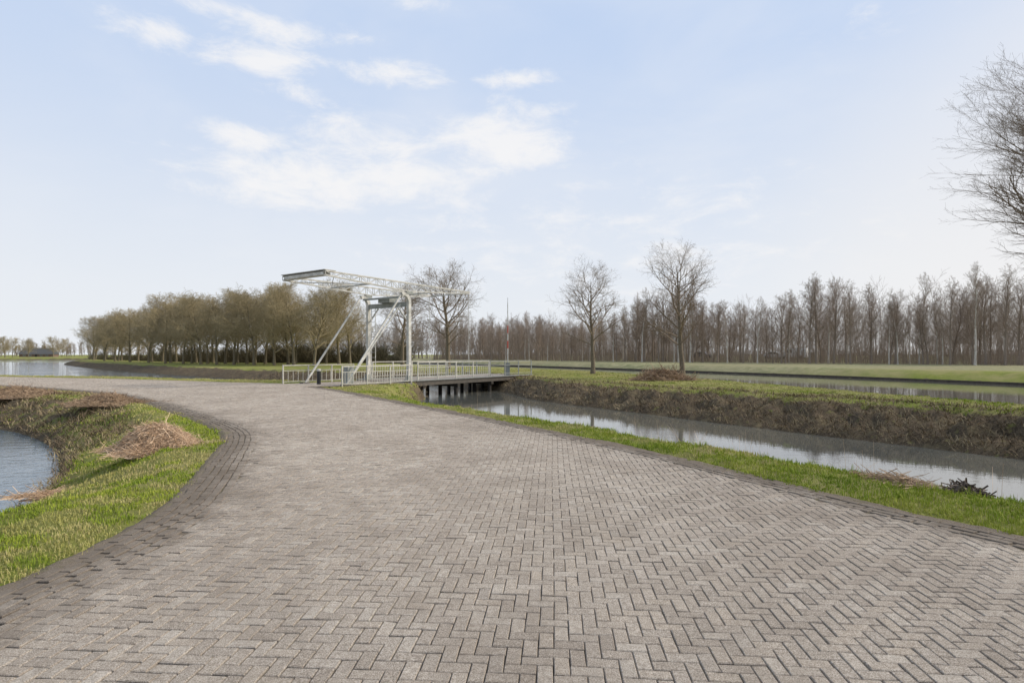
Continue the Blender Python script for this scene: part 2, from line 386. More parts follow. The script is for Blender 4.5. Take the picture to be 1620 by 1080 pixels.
def dirt_strip(curve,width,nm):
    seg=np.diff(curve,axis=0); L=np.concatenate([[0],np.cumsum(np.hypot(seg[:,0],seg[:,1]))])
    s=np.arange(0,L[-1],.035); x=np.interp(s,L,curve[:,0]); y=np.interp(s,L,curve[:,1])
    k=(x>-40)&(y>0.5)&(y<40); s=s[k];x=x[k];y=y[k]
    tx=np.gradient(x);ty=np.gradient(y); q=np.hypot(tx,ty); tx/=q;ty/=q
    ker=np.ones(15)/15; tx=np.convolve(np.pad(tx,7,'edge'),ker,'valid'); ty=np.convolve(np.pad(ty,7,'edge'),ker,'valid')
    o=np.linspace(-.22,width,34); X=x[:,None]-ty[:,None]*o; Y=y[:,None]+tx[:,None]*o
    U=((vnoise(X,Y,1.7)-.5)*.012+(vnoise(X,Y,5)-.5)*.02)*.5
    h=.040+.028*(vnoise(X,Y,.7)-.5)+.016*(vnoise(X,Y,.14)-.5)+.010*(vnoise(X,Y,.05)-.5)-.026*np.clip((o+.10)/.30,0,1)[None]**.6
    base=.026+U+.004*(vnoise(X,Y,.08)-.5)          # packed dirt filling the joints of the edging
    h=np.where(o[None]>-.05,np.maximum(h,base),h)
    h=h-.05*np.clip(-(o+.10)/.12,0,1)[None]-.03*np.clip((o-(width-.06))/.06,0,1)[None]
    V=np.stack([X,Y,h],-1).reshape(-1,3); m=len(o); i=np.arange(len(s)-1)[:,None]*m; j=np.arange(m-1)[None]
    F=np.stack([i+j,i+m+j,i+m+j+1,i+j+1],-1).reshape(-1,4)
    tag(link('edge_dirt',np_mesh('edge_dirt',V,F,[M['edge']],smooth=True)),nm,'dirt',kind='stuff')
dirt_strip(cL,.62,'dirt and sand washed over the inner edge of the road bend')
dirt_strip(cR,.46,'dirt and sand along the canal side edge of the road')

# ------------------------------------------------------------------ grass and litter
def clumps(n,r0,r1,amax=52):
    an=np.radians(rng.uniform(-amax,amax,n)); r=r0*np.exp(rng.random(n)*math.log(r1/r0))
    return r*np.sin(an),r*np.cos(an),r
def blades(x,y,z,r,per,hmin,hmax,lean,wk,spread,flat=0.):
    n=len(x); x=np.repeat(x,per);y=np.repeat(y,per);z=np.repeat(z,per);r=np.repeat(r,per); m=len(x)
    sp=spread*(1+r*.05); x=x+rng.normal(0,1,m)*sp; y=y+rng.normal(0,1,m)*sp
    h=rng.uniform(hmin,hmax,m); az=rng.uniform(0,2*np.pi,m); le=np.abs(rng.normal(0,lean,m))+flat; le=np.minimum(le,1.45)
    w=np.maximum(.0028,r*wk)*rng.uniform(.7,1.3,m)
    fa=az+np.pi/2+rng.normal(0,.5,m)
    dx=np.cos(az)*np.sin(le);dy=np.sin(az)*np.sin(le);dz=np.cos(le)
    wx=np.cos(fa)*w;wy=np.sin(fa)*w
    p0=np.stack([x-wx,y-wy,z-.02],1);p1=np.stack([x+wx,y+wy,z-.02],1)
    mx=x+dx*h*.5;my=y+dy*h*.5;mz=z+(dz*.62)*h
    p2=np.stack([mx+wx*.8,my+wy*.8,mz],1);p3=np.stack([mx-wx*.8,my-wy*.8,mz],1)
    ex=x+dx*h*1.15;ey=y+dy*h*1.15;ez=z+dz*h*.95
    p4=np.stack([ex+wx*.15,ey+wy*.15,ez],1);p5=np.stack([ex-wx*.15,ey-wy*.15,ez],1)
    V=np.stack([p0,p1,p2,p3,p4,p5],1).reshape(-1,3); b=(np.arange(m)*6)[:,None]
    F=np.concatenate([b+np.array([0,1,2,3]),b+np.array([3,2,4,5])])
    return V,F
x,y,r=clumps(165000,2.6,60)
z,soil,pale,dirt,wat,dr,sh=terrain(x,y)
ok=(~wat)&(dr>-.06+.20*vnoise(x,y,.5)+.18*vnoise(x,y,.11))&(z>WZ+.05)
z=np.where(dr<.15,np.maximum(z,.028),z)
gsel=ok&(soil+(vnoise(x,y,.6)-.5)*.7<.45)
dry=(vnoise(x,y,1.3)*.5+vnoise(x,y,.35)*.5+np.clip((r-14)/45,0,.32)+.08*(x<-3)*(vnoise(x,y,2.5)>.5))>.585
q=gsel&~dry
V,F=blades(x[q],y[q],z[q],r[q],5,.018,.052,.6,.0005,.022)
tag(link('grass',np_mesh('grass',V,F,[M['grass']])),'short green grass on the verges and banks','grass',kind='stuff')
q=gsel&dry
V,F=blades(x[q],y[q],z[q],r[q],5,.015,.048,.8,.0005,.025)
tag(link('dry_grass',np_mesh('dry_grass',V,F,[M['grassp']])),'yellowed dry grass patches among the green verge','grass',kind='stuff')
q=ok&(soil>.25)
V,F=blades(x[q],y[q],z[q],r[q],4,.05,.26,.6,.00045,.06,.65)
tag(link('bank_litter',np_mesh('bank_litter',V,F,[M['litter']])),'brown dead stalks and earth litter on the cut banks','dead plants',kind='stuff')
q=gsel&(rng.random(len(x))<.05)&(x>0)&(r<26)
V,F=blades(x[q],y[q],z[q],r[q],10,.05,.12,.6,.0004,.03)
tag(link('grass_tufts',np_mesh('grass_tufts',V,F,[M['grass']])),'longer grass tufts on the canal verge','grass',kind='stuff')

def stems(x,y,z,h,rad_,lean,nseg=3):
    m=len(x); az=rng.uniform(0,2*np.pi,m); le=rng.normal(0,lean,m)
    P=np.zeros((m,nseg+1,3))
    for s in range(nseg+1):
        t=s/nseg; b=le*(t**1.5)
        P[:,s,0]=x+np.cos(az)*b*h;P[:,s,1]=y+np.sin(az)*b*h;P[:,s,2]=z+h*t*(1-.25*np.abs(b))
    Rr=np.stack([rad_*(1-.6*s/nseg) for s in range(nseg+1)],1)
    return tubes(P,Rr,3)
pts=crom(np.array([(7.5,4.6),(6.2,6.7),(5.45,8.1),(4.5,9.9),(2.9,12.2),(.4,16.1),(-2.5,20.8)]),12,False)
t=rng.random(1500)**1.1*(len(pts)-1.01); i0=t.astype(int); f=t-i0; P=pts[i0]*(1-f)[:,None]+pts[i0+1]*f[:,None]
off=rng.normal(.15,.35,len(P)); P=P+np.stack([off*.85,off*.53],1)
cl=vnoise(P[:,0],P[:,1],.7)>.48; P=P[cl]
zz=np.maximum(terrain(P[:,0],P[:,1])[0],WZ-.1)
V,F=stems(P[:,0],P[:,1],zz,rng.uniform(.35,.9,len(P)),np.full(len(P),.003),.35)
tag(link('reeds',np_mesh('reeds',V,F,[M['straw']])),'thin dead reed stems along the near canal edge','reeds',kind='stuff')

# ------------------------------------------------------------------ heaps of cut straw, roots
def heap(name,x,y,rx,ry,h,n,mat,label,cat,sl=.35,sr=.004,rz=0,wild=.35,group=None,z0=None):
    z0=hz(x,y) if z0 is None else z0; ro=empty(name,(x,y,z0),rz); tag(ro,label,cat,group)
    na_,nr_=28,7; vv=[(0,0,h*.8)];ff=[]
    for i in range(1,nr_+1):
        for j in range(na_):
            q=i/nr_; an=2*math.pi*j/na_; k=1+.18*math.sin(3*an+x)+.12*math.sin(5*an+y)
            vv.append((rx*q*k*math.cos(an),ry*q*k*math.sin(an),h*.8*(1-q*q)+random.uniform(-.1,.1)*h*(1-q)-.05*q))
    for j in range(na_): ff.append((0,1+j,1+(j+1)%na_))
    for i in range(nr_-1):
        for j in range(na_):
            a_=1+i*na_+j;b_=1+i*na_+(j+1)%na_; ff.append((a_,a_+na_,b_+na_,b_))
    me=bpy.data.meshes.new('mound'); me.from_pydata(vv,[],ff); me.materials.append(mat); me.update(); link('mound',me,ro)
    an=rng.uniform(0,2*np.pi,n); q=np.sqrt(rng.random(n))*1.15; k=1+.18*np.sin(3*an+x)+.12*np.sin(5*an+y)
    out_=rng.random(n)<.12; q=np.where(out_,q*1.35,q)
    px=rx*q*k*np.cos(an);py=ry*q*k*np.sin(an)
    lump=.7+.7*vnoise(px*1+x,py+y,.22*max(rx,.3))
    pz=h*.85*np.clip(1-q*q,0,1)*lump+.01+rng.random(n)*.08*h
    main=rng.normal(.6,.9,n)+np.where(rng.random(n)<.35,rng.uniform(0,3,n),0)
    L=sl*rng.uniform(.4,1.4,n); P=np.zeros((n,4,3)); el=rng.normal(0,wild,n); bend=rng.normal(0,.8,n)
    for s in range(4):
        t=s/3-.5; aa=main+bend*t
        P[:,s,0]=px+np.cos(aa)*t*L;P[:,s,1]=py+np.sin(aa)*t*L
        qq=np.hypot(P[:,s,0]/rx,P[:,s,1]/ry)
        P[:,s,2]=np.maximum(h*.85*np.clip(1-qq**2,0,1)*.5+pz*.5+t*L*el-.25*L*t*t,.0)+.012
    V,F=tubes(P,np.tile(np.array([sr,sr,sr*.9,sr*.5]),(n,1))*rng.uniform(.6,1.4,(n,1)),3)
    link('stalks',np_mesh('stalks',V,F,[mat]),ro); return ro
heap('straw_heap',-6.15,9.85,.66,.42,.47,5200,M['straw'],'big reddish straw heap on the green verge inside the road bend','straw heap',.28,.0036,wild=.45)
heap('straw_heap',-13.0,18.3,1.0,.6,.33,2200,M['strawd'],'dark brown straw heap at the bend edge beyond the big reddish one','straw heap',.36,.006,wild=.4)
heap('straw_heap',-19.3,22.3,1.6,.8,.34,2400,M['strawd'],'low brown straw heap at the far left on the pond bank','straw heap',.42,.007,wild=.4)
heap('straw_heap',-7.0,8.8,.5,.13,.04,500,M['straw'],'flat streak of pale straw lying on the slope by the left pond','straw heap',.38,.0035,rz=.3)
heap('brush_heap',9.0,34.2,1.35,.8,.55,1400,M['strawd'],'heap of brown brushwood on the far bank beside the two young trees','brush heap',.8,.012,wild=.6)
heap('root_clump',5.15,6.5,.24,.15,.13,420,M['root'],'dark dug-up root clump on the right grass verge above the canal','root clump',.17,.010,wild=.45,z0=-.03)
heap('straw_heap',4.7,6.95,.33,.13,.05,330,M['strawd'],'thin scatter of brown straw beside the root clump','straw heap',.3,.004,rz=-1)

# ------------------------------------------------------------------ trees
def norm(v): return v/(np.linalg.norm(v,axis=-1,keepdims=True)+1e-9)
def grow(p,d,L,n,wander,trop):
    B=len(p); P=np.zeros((B,n+1,3)); P[:,0]=p; D=np.zeros((B,n+1,3)); D[:,0]=d
    for s in range(n):
        d=norm(d+rng.normal(0,wander,(B,3))+np.array([0,0,trop]))
        P[:,s+1]=P[:,s]+d*(L/n)[:,None]; D[:,s+1]=d
    return P,D
def children(P,D,Rr,L,m,t0,amin,amax):
    B,n1,_=P.shape; idx=np.repeat(np.arange(B),m)
    base=np.tile((np.arange(m)+.5)/m,B); t=t0+(1-t0)*np.clip(base+rng.uniform(-.5,.5,len(idx))/m,0,1)
    q=t*(n1-1)*.999; i=q.astype(int); f=(q-i)[:,None]
    pos=P[idx,i]*(1-f)+P[idx,i+1]*f; d=norm(D[idx,i+1]); rr=Rr[idx,i]*(1-f[:,0])+Rr[idx,i+1]*f[:,0]
    az=np.tile(np.arange(m)*2.4,B)+np.repeat(rng.uniform(0,6.28,B),m)+rng.normal(0,.4,len(idx))
    ref=np.where(np.abs(d[:,2:3])>.9,np.array([[1.,0,0]]),np.array([[0,0,1.]])); a1=norm(np.cross(d,ref)); a2=np.cross(d,a1)
    th_=rng.uniform(amin,amax,len(idx))[:,None]
    nd=norm(np.cos(th_)*d+np.sin(th_)*(np.cos(az)[:,None]*a1+np.sin(az)[:,None]*a2))
    return idx,t,pos,nd,rr
def tree_meshes(name,H,clear,cr,r0,nl,nb,nt,nf,mat_t,mat_c,shape='oval',limb_ang=(.7,1.1),trop=.07,rmin=.004,wander=.12,leader=.97,tw=.05,upk=.45,sub=(.45,.95),limbk=.62):
    P,D=grow(np.zeros((1,3)),np.array([[0,0,1.]]),np.array([H*leader]),12,tw,.12)
    P[:,:,2]*=H*leader/P[0,-1,2]
    t=np.linspace(0,1,13); Rr=(r0*(1-t)**.8+rmin*1.5)[None]; Rr[0,0]*=1.35
    tv,tf=tubes(P,Rr,9)
    tv=tv.copy(); tv[:9,2]-=.15
    parts=[]
    idx,tt,pos,nd,rr=children(P,D,Rr,None,nl,clear/H,*limb_ang)
    u=(tt-clear/H)/(1-clear/H)
    if shape=='oval': prof=np.sin(np.pi*(.25+.66*u))**.7
    elif shape=='vase': prof=.62+.38*np.sin(np.pi*(.1+.85*u)); prof=prof*(1-.5*u)
    elif shape=='wide': prof=1-.5*u**1.5
    else: prof=(1-.65*u)
    nd=norm(nd+np.array([0,0,1.])*(u*upk)[:,None])
    L=cr*prof*rng.uniform(.75,1.2,len(u)); r=np.minimum(rr*limbk,.02+L*.016*limbk/.62)
    specs=[(5,wander,trop,5,nb,.22,*sub,.55),(4,wander*1.3,trop*.7,4,nt,.15,*sub,.52),(3,wander*1.5,trop*.6,3,nf,.1,.35,.9,.5),(2,wander*1.5,trop*.6,3,0,0,0,0,0)]
    for n_,wa,tr,k_,m,t0,a0,a1,lr in specs:
        P,D=grow(pos,nd,L,n_,wa,tr); tt=np.linspace(0,1,n_+1)[None]
        Rr=np.maximum(r[:,None]*(1-.78*tt),rmin*.7)
        parts.append(tubes(P,Rr,k_))
        if m==0: break
        idx,tc,pos,nd,rr=children(P,D,Rr,L,m,t0,a0,a1)
        L=L[idx]*lr*(1.15-.55*tc)*rng.uniform(.7,1.25,len(idx)); r=np.maximum(np.minimum(rr*.7,.004+L*.012),rmin)
    cv,cf=join(parts)
    top=np.percentile(cv[:,2],99.7); k=H/top; cv=cv.copy(); cv[:,2]*=k; tv[:,2]*=k
    return (np_mesh(name+'_trunk',tv,tf,[mat_t],smooth=True),np_mesh(name+'_crown',cv,cf,[mat_c],smooth=False))
def place_tree(kind,ms,x,y,rz,sc,label,group=None,zs=1.,z=None):
    ro=empty(kind,(x,y,(hz(x,y) if z is None else z)),rz); ro.scale=(sc,sc,sc*zs); tag(ro,label,'tree',group)
    link('trunk',ms[0],ro); link('crown',ms[1],ro); return ro
def atp(px,Y): return ((px-810)/900*Y,Y)

park=[tree_meshes('park_a',9.0,2.3,3.3,.17,22,9,7,4,M['bark_park'],M['twig_park'],'oval',(.75,1.15),.055,.0032,upk=.2,sub=(.5,1.0),leader=.92),
      tree_meshes('park_b',8.8,2.2,3.2,.17,22,9,7,4,M['bark_park'],M['twig_park'],'oval',(.7,1.1),.06,.0028,upk=.2,sub=(.5,1.0),leader=.92)]
x,y=atp(938,45); place_tree('bare_tree',park[0],x,y,0,1.0,'bare round-crowned tree on the far bank, first one right of the bridge')
x,y=atp(1080,36); place_tree('bare_tree',park[1],x,y,1.,1.0,'bare tree right beside the brush heap on the far canal bank')
pb=tree_meshes('bridge_tree',11.3,2.8,4.4,.24,26,9,7,5,M['bark_park'],M['twig_park'],'oval',(.75,1.2),.05,.005,upk=.15,sub=(.5,1.0),leader=.9)
x,y=atp(709,60); place_tree('bare_tree',pb,x,y,.4,1.0,'large bare tree right behind the tips of the white bridge beams')
x,y=atp(637,72); place_tree('bare_tree',pb,x,y,2.4,.95,'bare tree seen between the white bridge columns')
big=tree_meshes('big_tree',10.0,2.8,4.9,.22,34,9,8,6,M['bark_park'],M['twig_park'],'wide',(.55,1.0),.10,.0025,.10,upk=.25,sub=(.35,.8),limbk=.42)
place_tree('bare_tree',big,16.5,15.4,.9,1.0,'tall bare tree whose branches reach in at the right edge')

grove=[tree_meshes('grove_%s'%n,11.9,2.3,6.2,.20,24,10,8,5,M['bark_grove'],M['twig_grove'],'vase',(.65,1.2),.055,.0088,.13,upk=.2,sub=(.5,1.15),leader=.88) for n in 'abc']
ords=['first','second','third','fourth','fifth','sixth','seventh','eighth','ninth','tenth','eleventh','twelfth','thirteenth','fourteenth']
front=[(148,150),(165,133),(182,124),(206,116),(235,106),(262,97),(290,91),(318,87),(343,84.5),(370,83),(402,81),(434,79),(465,77.5),(497,76)]
for i,(px,Y) in enumerate(front):
    x,y=atp(px,Y); place_tree('grove_tree',grove[i%3],x,y,rng.uniform(0,6),rng.uniform(.86,1.04),'olive-brown bare tree, %s from the left in the front row of the grove'%ords[i],'front row of the grove on the left bank')
for i in range(26):
    q=i%13; px=[155,182,210,240,270,300,330,360,392,424,458,500,542][q]+random.uniform(-6,6)+(12 if i>=13 else 0)
    Y=np.interp(px,[p for p,_ in front],[a for _,a in front])+ (9 if i<13 else 18)+random.uniform(-1.5,1.5)
    if px>497: Y=85+(0 if i<13 else 9)
    x,y=atp(px,Y); place_tree('grove_tree',grove[(i*2+1)%3],x,y,rng.uniform(0,6),rng.uniform(.9,1.08),
       'bare tree in the %s row of the grove on the left bank'%('second' if i<13 else 'third'),'second row of the grove' if i<13 else 'third row of the grove')
n=20000; px=140+510*rng.random(n)**.8; Y=np.interp(px,[140,200,262,320,500,650],[170,140,118,108,98,98])+rng.uniform(0,22,n); ux=(px-810)/900*Y
hh=rng.uniform(.5,3.0,n)*(.25+1.4*vnoise(px,px*0,7))*np.interp(px,[140,250,300],[.7,.9,1.1])
V1,F1=stems(ux,Y,np.zeros(n),hh,np.full(n,.036),.55)
tag(link('undergrowth',np_mesh('undergrowth',V1,F1,[M['under']])),'dark brown undergrowth beneath the grove trees','undergrowth',kind='stuff')

rowm=[tree_meshes('row_a',12.8,3.5,2.4,.13,24,6,6,4,M['bark_row'],M['twig_row'],'oval',(.4,.85),.11,.0062,.13,leader=.93),
      tree_meshes('row_b',12.2,2.5,2.9,.15,22,7,6,4,M['bark_row'],M['twig_row'],'oval',(.5,.95),.10,.0062,.14,leader=.9),
      tree_meshes('row_c',13.2,4.5,2.2,.12,20,6,6,4,M['birch'],M['twig_row'],'oval',(.35,.75),.12,.006,.12,leader=.93),
      tree_meshes('row_d',11.0,1.6,2.8,.12,24,6,6,4,M['bark_row'],M['twig_row'],'oval',(.5,1.0),.09,.0062,.14,leader=.9)]
LP=np.array([(82,66),(70,79),(43,101),(6,136),(-22,162)],float)
seg=np.hypot(*np.diff(LP,axis=0).T); LL=np.concatenate([[0],np.cumsum(seg)])
s=0
while s<LL[-1]:
    for rw in (0,1):
        offr=rw*6+random.uniform(-2.6,2.6)
        x=np.interp(s,LL,LP[:,0])+offr*.62+random.uniform(-.9,.9); y=np.interp(s,LL,LP[:,1])+offr*.78
        px=810+900*x/y
        if px<1680:
            kk=random.choice([0,0,1,1,3,2,2]); where='right of the white van' if px>1290 else ('behind the two young bank trees' if px>900 else 'near the barrier pole')
            col='pale-trunked birch' if kk==2 else ('tall slender bare tree' if kk==0 else ('twiggy bare tree' if kk==1 else 'low-branched bushy bare tree'))
            hs=.72+.42*float(vnoise(s,rw*40.,9.))+random.uniform(-.14,.12)
            place_tree('row_tree',rowm[kk],x,y,random.uniform(0,6),hs*(1.10 if px>1350 else (1.0 if px>1000 else .84)),
              '%s, %s line beyond wide canal, %s'%(col,'front' if rw==0 else 'second',where),'%s line beyond wide canal, %s, %s'%('front' if rw==0 else 'second',where,col),z=float(dyke(x,y)))
    s+=random.choice([.6,1.0,1.5,2.1,3.0])
def wood(name,xs,ys,hs,label,mat,per=26,rm=.02,rt=.07,zs=None):
    n=len(xs); pr=[]
    p=np.stack([xs,ys,np.zeros(n) if zs is None else zs],1); P,D=grow(p,norm(np.tile([[0,0,1.]],(n,1))+rng.normal(0,.07,(n,3))),hs,5,.09,.08); tt=np.linspace(0,1,6)[None]; Rr=(rt*(1-tt)+rm)*rng.uniform(.4,1.2,(n,1)); pr.append(tubes(P,Rr,3))
    idx,tc,pos,nd,rr=children(P,D,Rr,None,per,.12,.35,.95); L=hs[idx]*.26*(1.15-.6*tc)*rng.uniform(.6,1.2,len(idx))
    P,D=grow(pos,nd,L,2,.15,.12); Rr=np.full((len(idx),3),rm)*np.array([1,.8,.5]); pr.append(tubes(P,Rr,3))
    idx,tc,pos,nd,rr=children(P,D,Rr,None,6,.2,.35,.9); L=L[idx]*.5*rng.uniform(.6,1.2,len(idx)); P,D=grow(pos,nd,L,1,.15,.12); pr.append(tubes(P,np.full((len(idx),2),rm*.8),3))
    V,F=join(pr); return tag(link(name,np_mesh(name,V,F,[mat])),label,'wood',kind='stuff')
n=1050; s=rng.random(n)*LL[-1]; off=9+rng.random(n)**1.2*55; xs=np.interp(s,LL,LP[:,0])+off*.62; ys=np.interp(s,LL,LP[:,1])+off*.78
wood('far_wood',xs,ys,rng.uniform(6,12.5,n)*(.68+.55*vnoise(xs,ys,13))*np.interp(xs/ys,[0,.3,.7],[.85,.95,1.08]),'far-off bare wood behind the tree line on the right',M['wood_far'],19,.0135,zs=dyke(xs,ys))
n=300; xs=rng.uniform(-75,15,n); ys=rng.uniform(185,230,n)
wood('far_wood_strip',xs,ys,rng.uniform(8,14,n),'far-off strip of bare wood seen beneath the bridge beams',M['wood_far'],22,.028,.1)
n=220; a_=rng.uniform(0,1,n); xs=-420+a_*230; ys=330+rng.uniform(0,60,n)
wood('distant_treeline',xs,ys,rng.uniform(5,11,n),'distant bare tree line on the left horizon behind the farmhouse',M['wood_far'],22,.05,.15)
n=20000; s=rng.random(n)*LL[-1]*1.05; off=rng.uniform(-1,60,n)*rng.random(n)**.4; xs=np.interp(s,LL,LP[:,0])+off*.62; ys=np.interp(s,LL,LP[:,1])+off*.78
V,F=stems(xs,ys,dyke(xs,ys),rng.uniform(.8,3.6,n)*(.4+1.1*vnoise(xs,ys,9))*(.7+np.clip(off/45,0,1)*.8),np.full(n,.022),.35)
tag(link('brushwood',np_mesh('brushwood',V,F,[M['twig_row']])),'low brown brushwood at the foot of the far tree line','brushwood',kind='stuff')
for i,(px,Y,h) in enumerate([(8,270,.85),(20,300,.9),(45,275,.8),(98,330,.9),(84,300,.95)]):
    x,y=atp(px,Y); place_tree('distant_tree',grove[i%3],x,y,i,h,'small distant bare tree by the farmhouse on the horizon, planted %s of five'%ords[i],'distant trees by the farmhouse')

# ------------------------------------------------------------------ drawbridge
dirx,diry=.578,.816; AX,AY=-5.8,32.0; RZ=math.atan2(diry,dirx)
br=empty('drawbridge',(AX,AY,0),RZ); tag(br,'white steel drawbridge with overhead balance beams across the canal','bridge')
WB=3.4
def part(n,mb,m,parent=br,label=None):
    o=mb.build(n,M[m],parent)
    if label: o['label']=label
    return o
mb=MB()
for i in range(64): x0=-.6+i*.2; mb.box(x0,x0+.192,-.28,WB+.28,.03,.075+random.uniform(0,.006))
part('deck',mb,'deck')
for yy in (-.2,WB+.2):
    part('fascia_beam',MB().box(-.4,12.2,yy-.06,yy+.06,-.20,.028),'steel')
    q=.02 if yy<0 else -.02
    part('deck_edge',MB().box(-.6,12.2,yy-.13-q,yy+.13-q,.086,.13),'green')
for yy in (.8,1.7,2.6): part('girder',MB().box(-.3,12.1,yy-.07,yy+.07,-.20,.026),'steel')
for xx in (.9,3.9,7.3,9.6):
    part('pile_cap',MB().box(xx-.12,xx+.12,-.35,WB+.35,-.38,-.203),'pile')
    for yy in (-.1,1.2,2.3,WB+.1): part('pile',MB().tube([(xx,yy,-1.9),(xx,yy,-.382)],.12,10),'pile')
part('abutment',MB().box(-1.1,-.42,-.7,WB+.7,-1.9,.025),'conc',label='near abutment'); part('abutment',MB().box(12.22,12.9,-.5,WB+.5,-1.6,.025),'conc',label='far abutment')
for k,yy in enumerate((0,WB)):
    c=MB(); hgt=4.95; cr_=.42
    c.box(-.10,.10,yy-.09,yy+.09,.07,hgt-cr_)
    pts=[(-cr_+cr_*math.cos(t),yy,hgt-cr_+cr_*math.sin(t)) for t in np.linspace(0,math.pi*.62,9)]
    for a_,b_ in zip(pts[:-1],pts[1:]): c.beam(a_,b_,.18,.20,up=(-(a_[0]+cr_),0.0001,a_[2]-(hgt-cr_)))
    part('column',c,'white')
    part('column_foot',MB().box(-.26,.26,yy-.18,yy+.18,.085,.19).box(-.15,.15,yy-.13,yy+.13,.19,.40),'green')
    e=pts[-1]
    part('brace',MB().beam(e,(-4.35,yy,.0),.065,.085),'white')
    part('brace_foot',MB().box(-4.55,-4.15,yy-.15,yy+.15,-.02,.10),'conc')
    t=MB(); xs_=np.linspace(-5.6,5.3,21)
    dep=lambda x: (.20+.26*(1-abs(x)/5.6)) if x<0 else .08+.38*(1-x/5.3)**.9
    TZ=5.62; tz=lambda x: TZ-.08*(x+5.6)/10.9
    for s_ in (-.07,.07):
        t.beam((-5.6,yy+s_,TZ),(5.3,yy+s_,tz(5.3)),.04,.06)
        pb_=[(x,yy+s_,tz(x)-dep(x)) for x in xs_]
        for a_,b_ in zip(pb_[:-1],pb_[1:]): t.beam(a_,b_,.04,.05)
        for i in range(20):
            x=xs_[i]; x2=xs_[i+1]
            t.beam((x,yy+s_,tz(x)),pb_[i],.02,.026)
            if i%2==0: t.beam((x,yy+s_,tz(x)),pb_[i+1],.018,.024)
            else: t.beam(pb_[i],(x2,yy+s_,tz(x2)),.018,.024)
    for x in xs_: t.beam((x,yy-.07,tz(x)),(x,yy+.07,tz(x)),.03,.04)
    part('balance_beam',t,'white')
    part('pivot',MB().box(-.25,.2,yy-.11,yy+.11,4.96,5.12),'green')
    part('suspension_rod',MB().tube([(5.22,yy,5.45),(5.3,yy,.3)],.018,6),'white')
part('counterweight',MB().box(-5.62,-5.2,.10,WB-.10,5.44,5.60),'white')
part('counterweight_plate',MB().box(-5.68,-5.0,-.10,WB+.10,5.66,5.69),'white')
part('beam_tie',MB().box(-2.7,-2.62,.12,WB-.12,5.25,5.32),'white'); part('beam_tie',MB().box(2.6,2.68,.12,WB-.12,5.3,5.36),'white'); part('beam_tie',MB().box(5.1,5.18,.12,WB-.12,5.42,5.48),'white')
sw=MB(); sw.beam((-5.0,.1,5.4),(-2.7,WB-.1,5.32),.03,.04); sw.beam((-5.0,WB-.1,5.36),(-2.7,.1,5.27),.03,.04); part('sway_bracing',sw,'white')
part('cross_beam',MB().box(-.08,.08,.12,WB-.12,4.28,4.54),'green'); part('cross_beam',MB().box(-.52,-.42,.12,WB-.12,4.74,4.84),'green')
part('machinery_box',MB().box(-.35,.22,1.2,2.15,4.55,4.85),'green')
kn=MB()
for yy,sg_ in ((.12,1),(WB-.12,-1)): kn.beam((0,yy,3.5),(0,yy+sg_*.75,4.25),.06,.07)
part('corner_brace',kn,'white')
part('rack_bar',MB().beam((-.3,.35,4.4),(-3.6,.6,.3),.055,.07),'white'); part('winch_housing',MB().box(-3.9,-3.5,.4,.75,.01,1.0),'green')
lad=MB()
for s_ in (0,.35): lad.beam((-.2,WB-.5-s_,.2),(-.2,WB-.5-s_,4.25),.03,.03)
for i in range(13): lad.beam((-.2,WB-.5,.5+i*.3),(-.2,WB-.85,.5+i*.3),.02)
part('ladder',lad,'white')
def railing(x0,x1,y,z0,parent,bal=.16,mat='rail',h=1.0,step=1.6):
    n=max(1,round((x1-x0)/step)); st=(x1-x0)/n
    MB().beam((x0,y,z0+h),(x1,y,z0+h),.055,.05).build('rail',M[mat],parent)
    MB().beam((x0,y,z0+h*.72),(x1,y,z0+h*.72),.03,.03).build('rail',M[mat],parent)
    MB().beam((x0,y,z0+.14),(x1,y,z0+.14),.03,.03).build('rail',M[mat],parent)
    for i in range(n+1): MB().box(x0+i*st-.03,x0+i*st+.03,y-.03,y+.03,z0-.02,z0+h+.03).build('post',M[mat],parent)
    if bal:
        b=MB(); q=x0+bal
        while q<x1-.05: b.beam((q,y,z0+.14),(q,y,z0+h*.72),.02,.02); q+=bal
        b.build('balusters',M[mat],parent)
for yy in (-.2,WB+.2):
    railing(.5,7.1,yy,.13,br,.2); railing(7.25,12.2,yy,.13,br,.0,'green')
ra=empty('approach_railing',(AX,AY,0),RZ); tag(ra,'white railing on the camera side of the bridge approach','railing'); railing(-5.0,-.35,-.55,.0,ra,.17)
ra=empty('approach_railing',(AX,AY,0),RZ); tag(ra,'white railing on the left side of the bridge approach by the black bollard','railing'); railing(-5.3,-.7,WB+.5,.0,ra,.3)

bp=empty('barrier_pole',(-.30,39.9,0.05)); tag(bp,'raised red and white barrier pole at the far end of the bridge','barrier')
MB().box(-.15,.15,-.15,.15,-.3,.95).build('barrier_housing',M['green'],bp)
for i in range(8):
    z0=.9+i*.53; (MB().tube([(0,-.02,z0),(0,-.02,z0+.527)],.046-.0025*i,8)).build('pole_band',M['red' if i in(2,4) else 'white'],bp)
MB().tube([(0,-.02,5.14),(0,-.02,5.5)],.012,6).build('pole_tip',M['black'],bp)
bo=empty('bollard',(-10.05,29.6,0)); tag(bo,'black bollard with pale cap at the left start of the bridge','bollard')
MB().tube([(0,0,-.05),(0,0,.72)],.10,12).build('bollard_post',M['black'],bo); MB().tube([(0,0,.72),(0,0,.8),(0,0,.84)],[.105,.105,.07],12).build('bollard_cap',M['white'],bo)

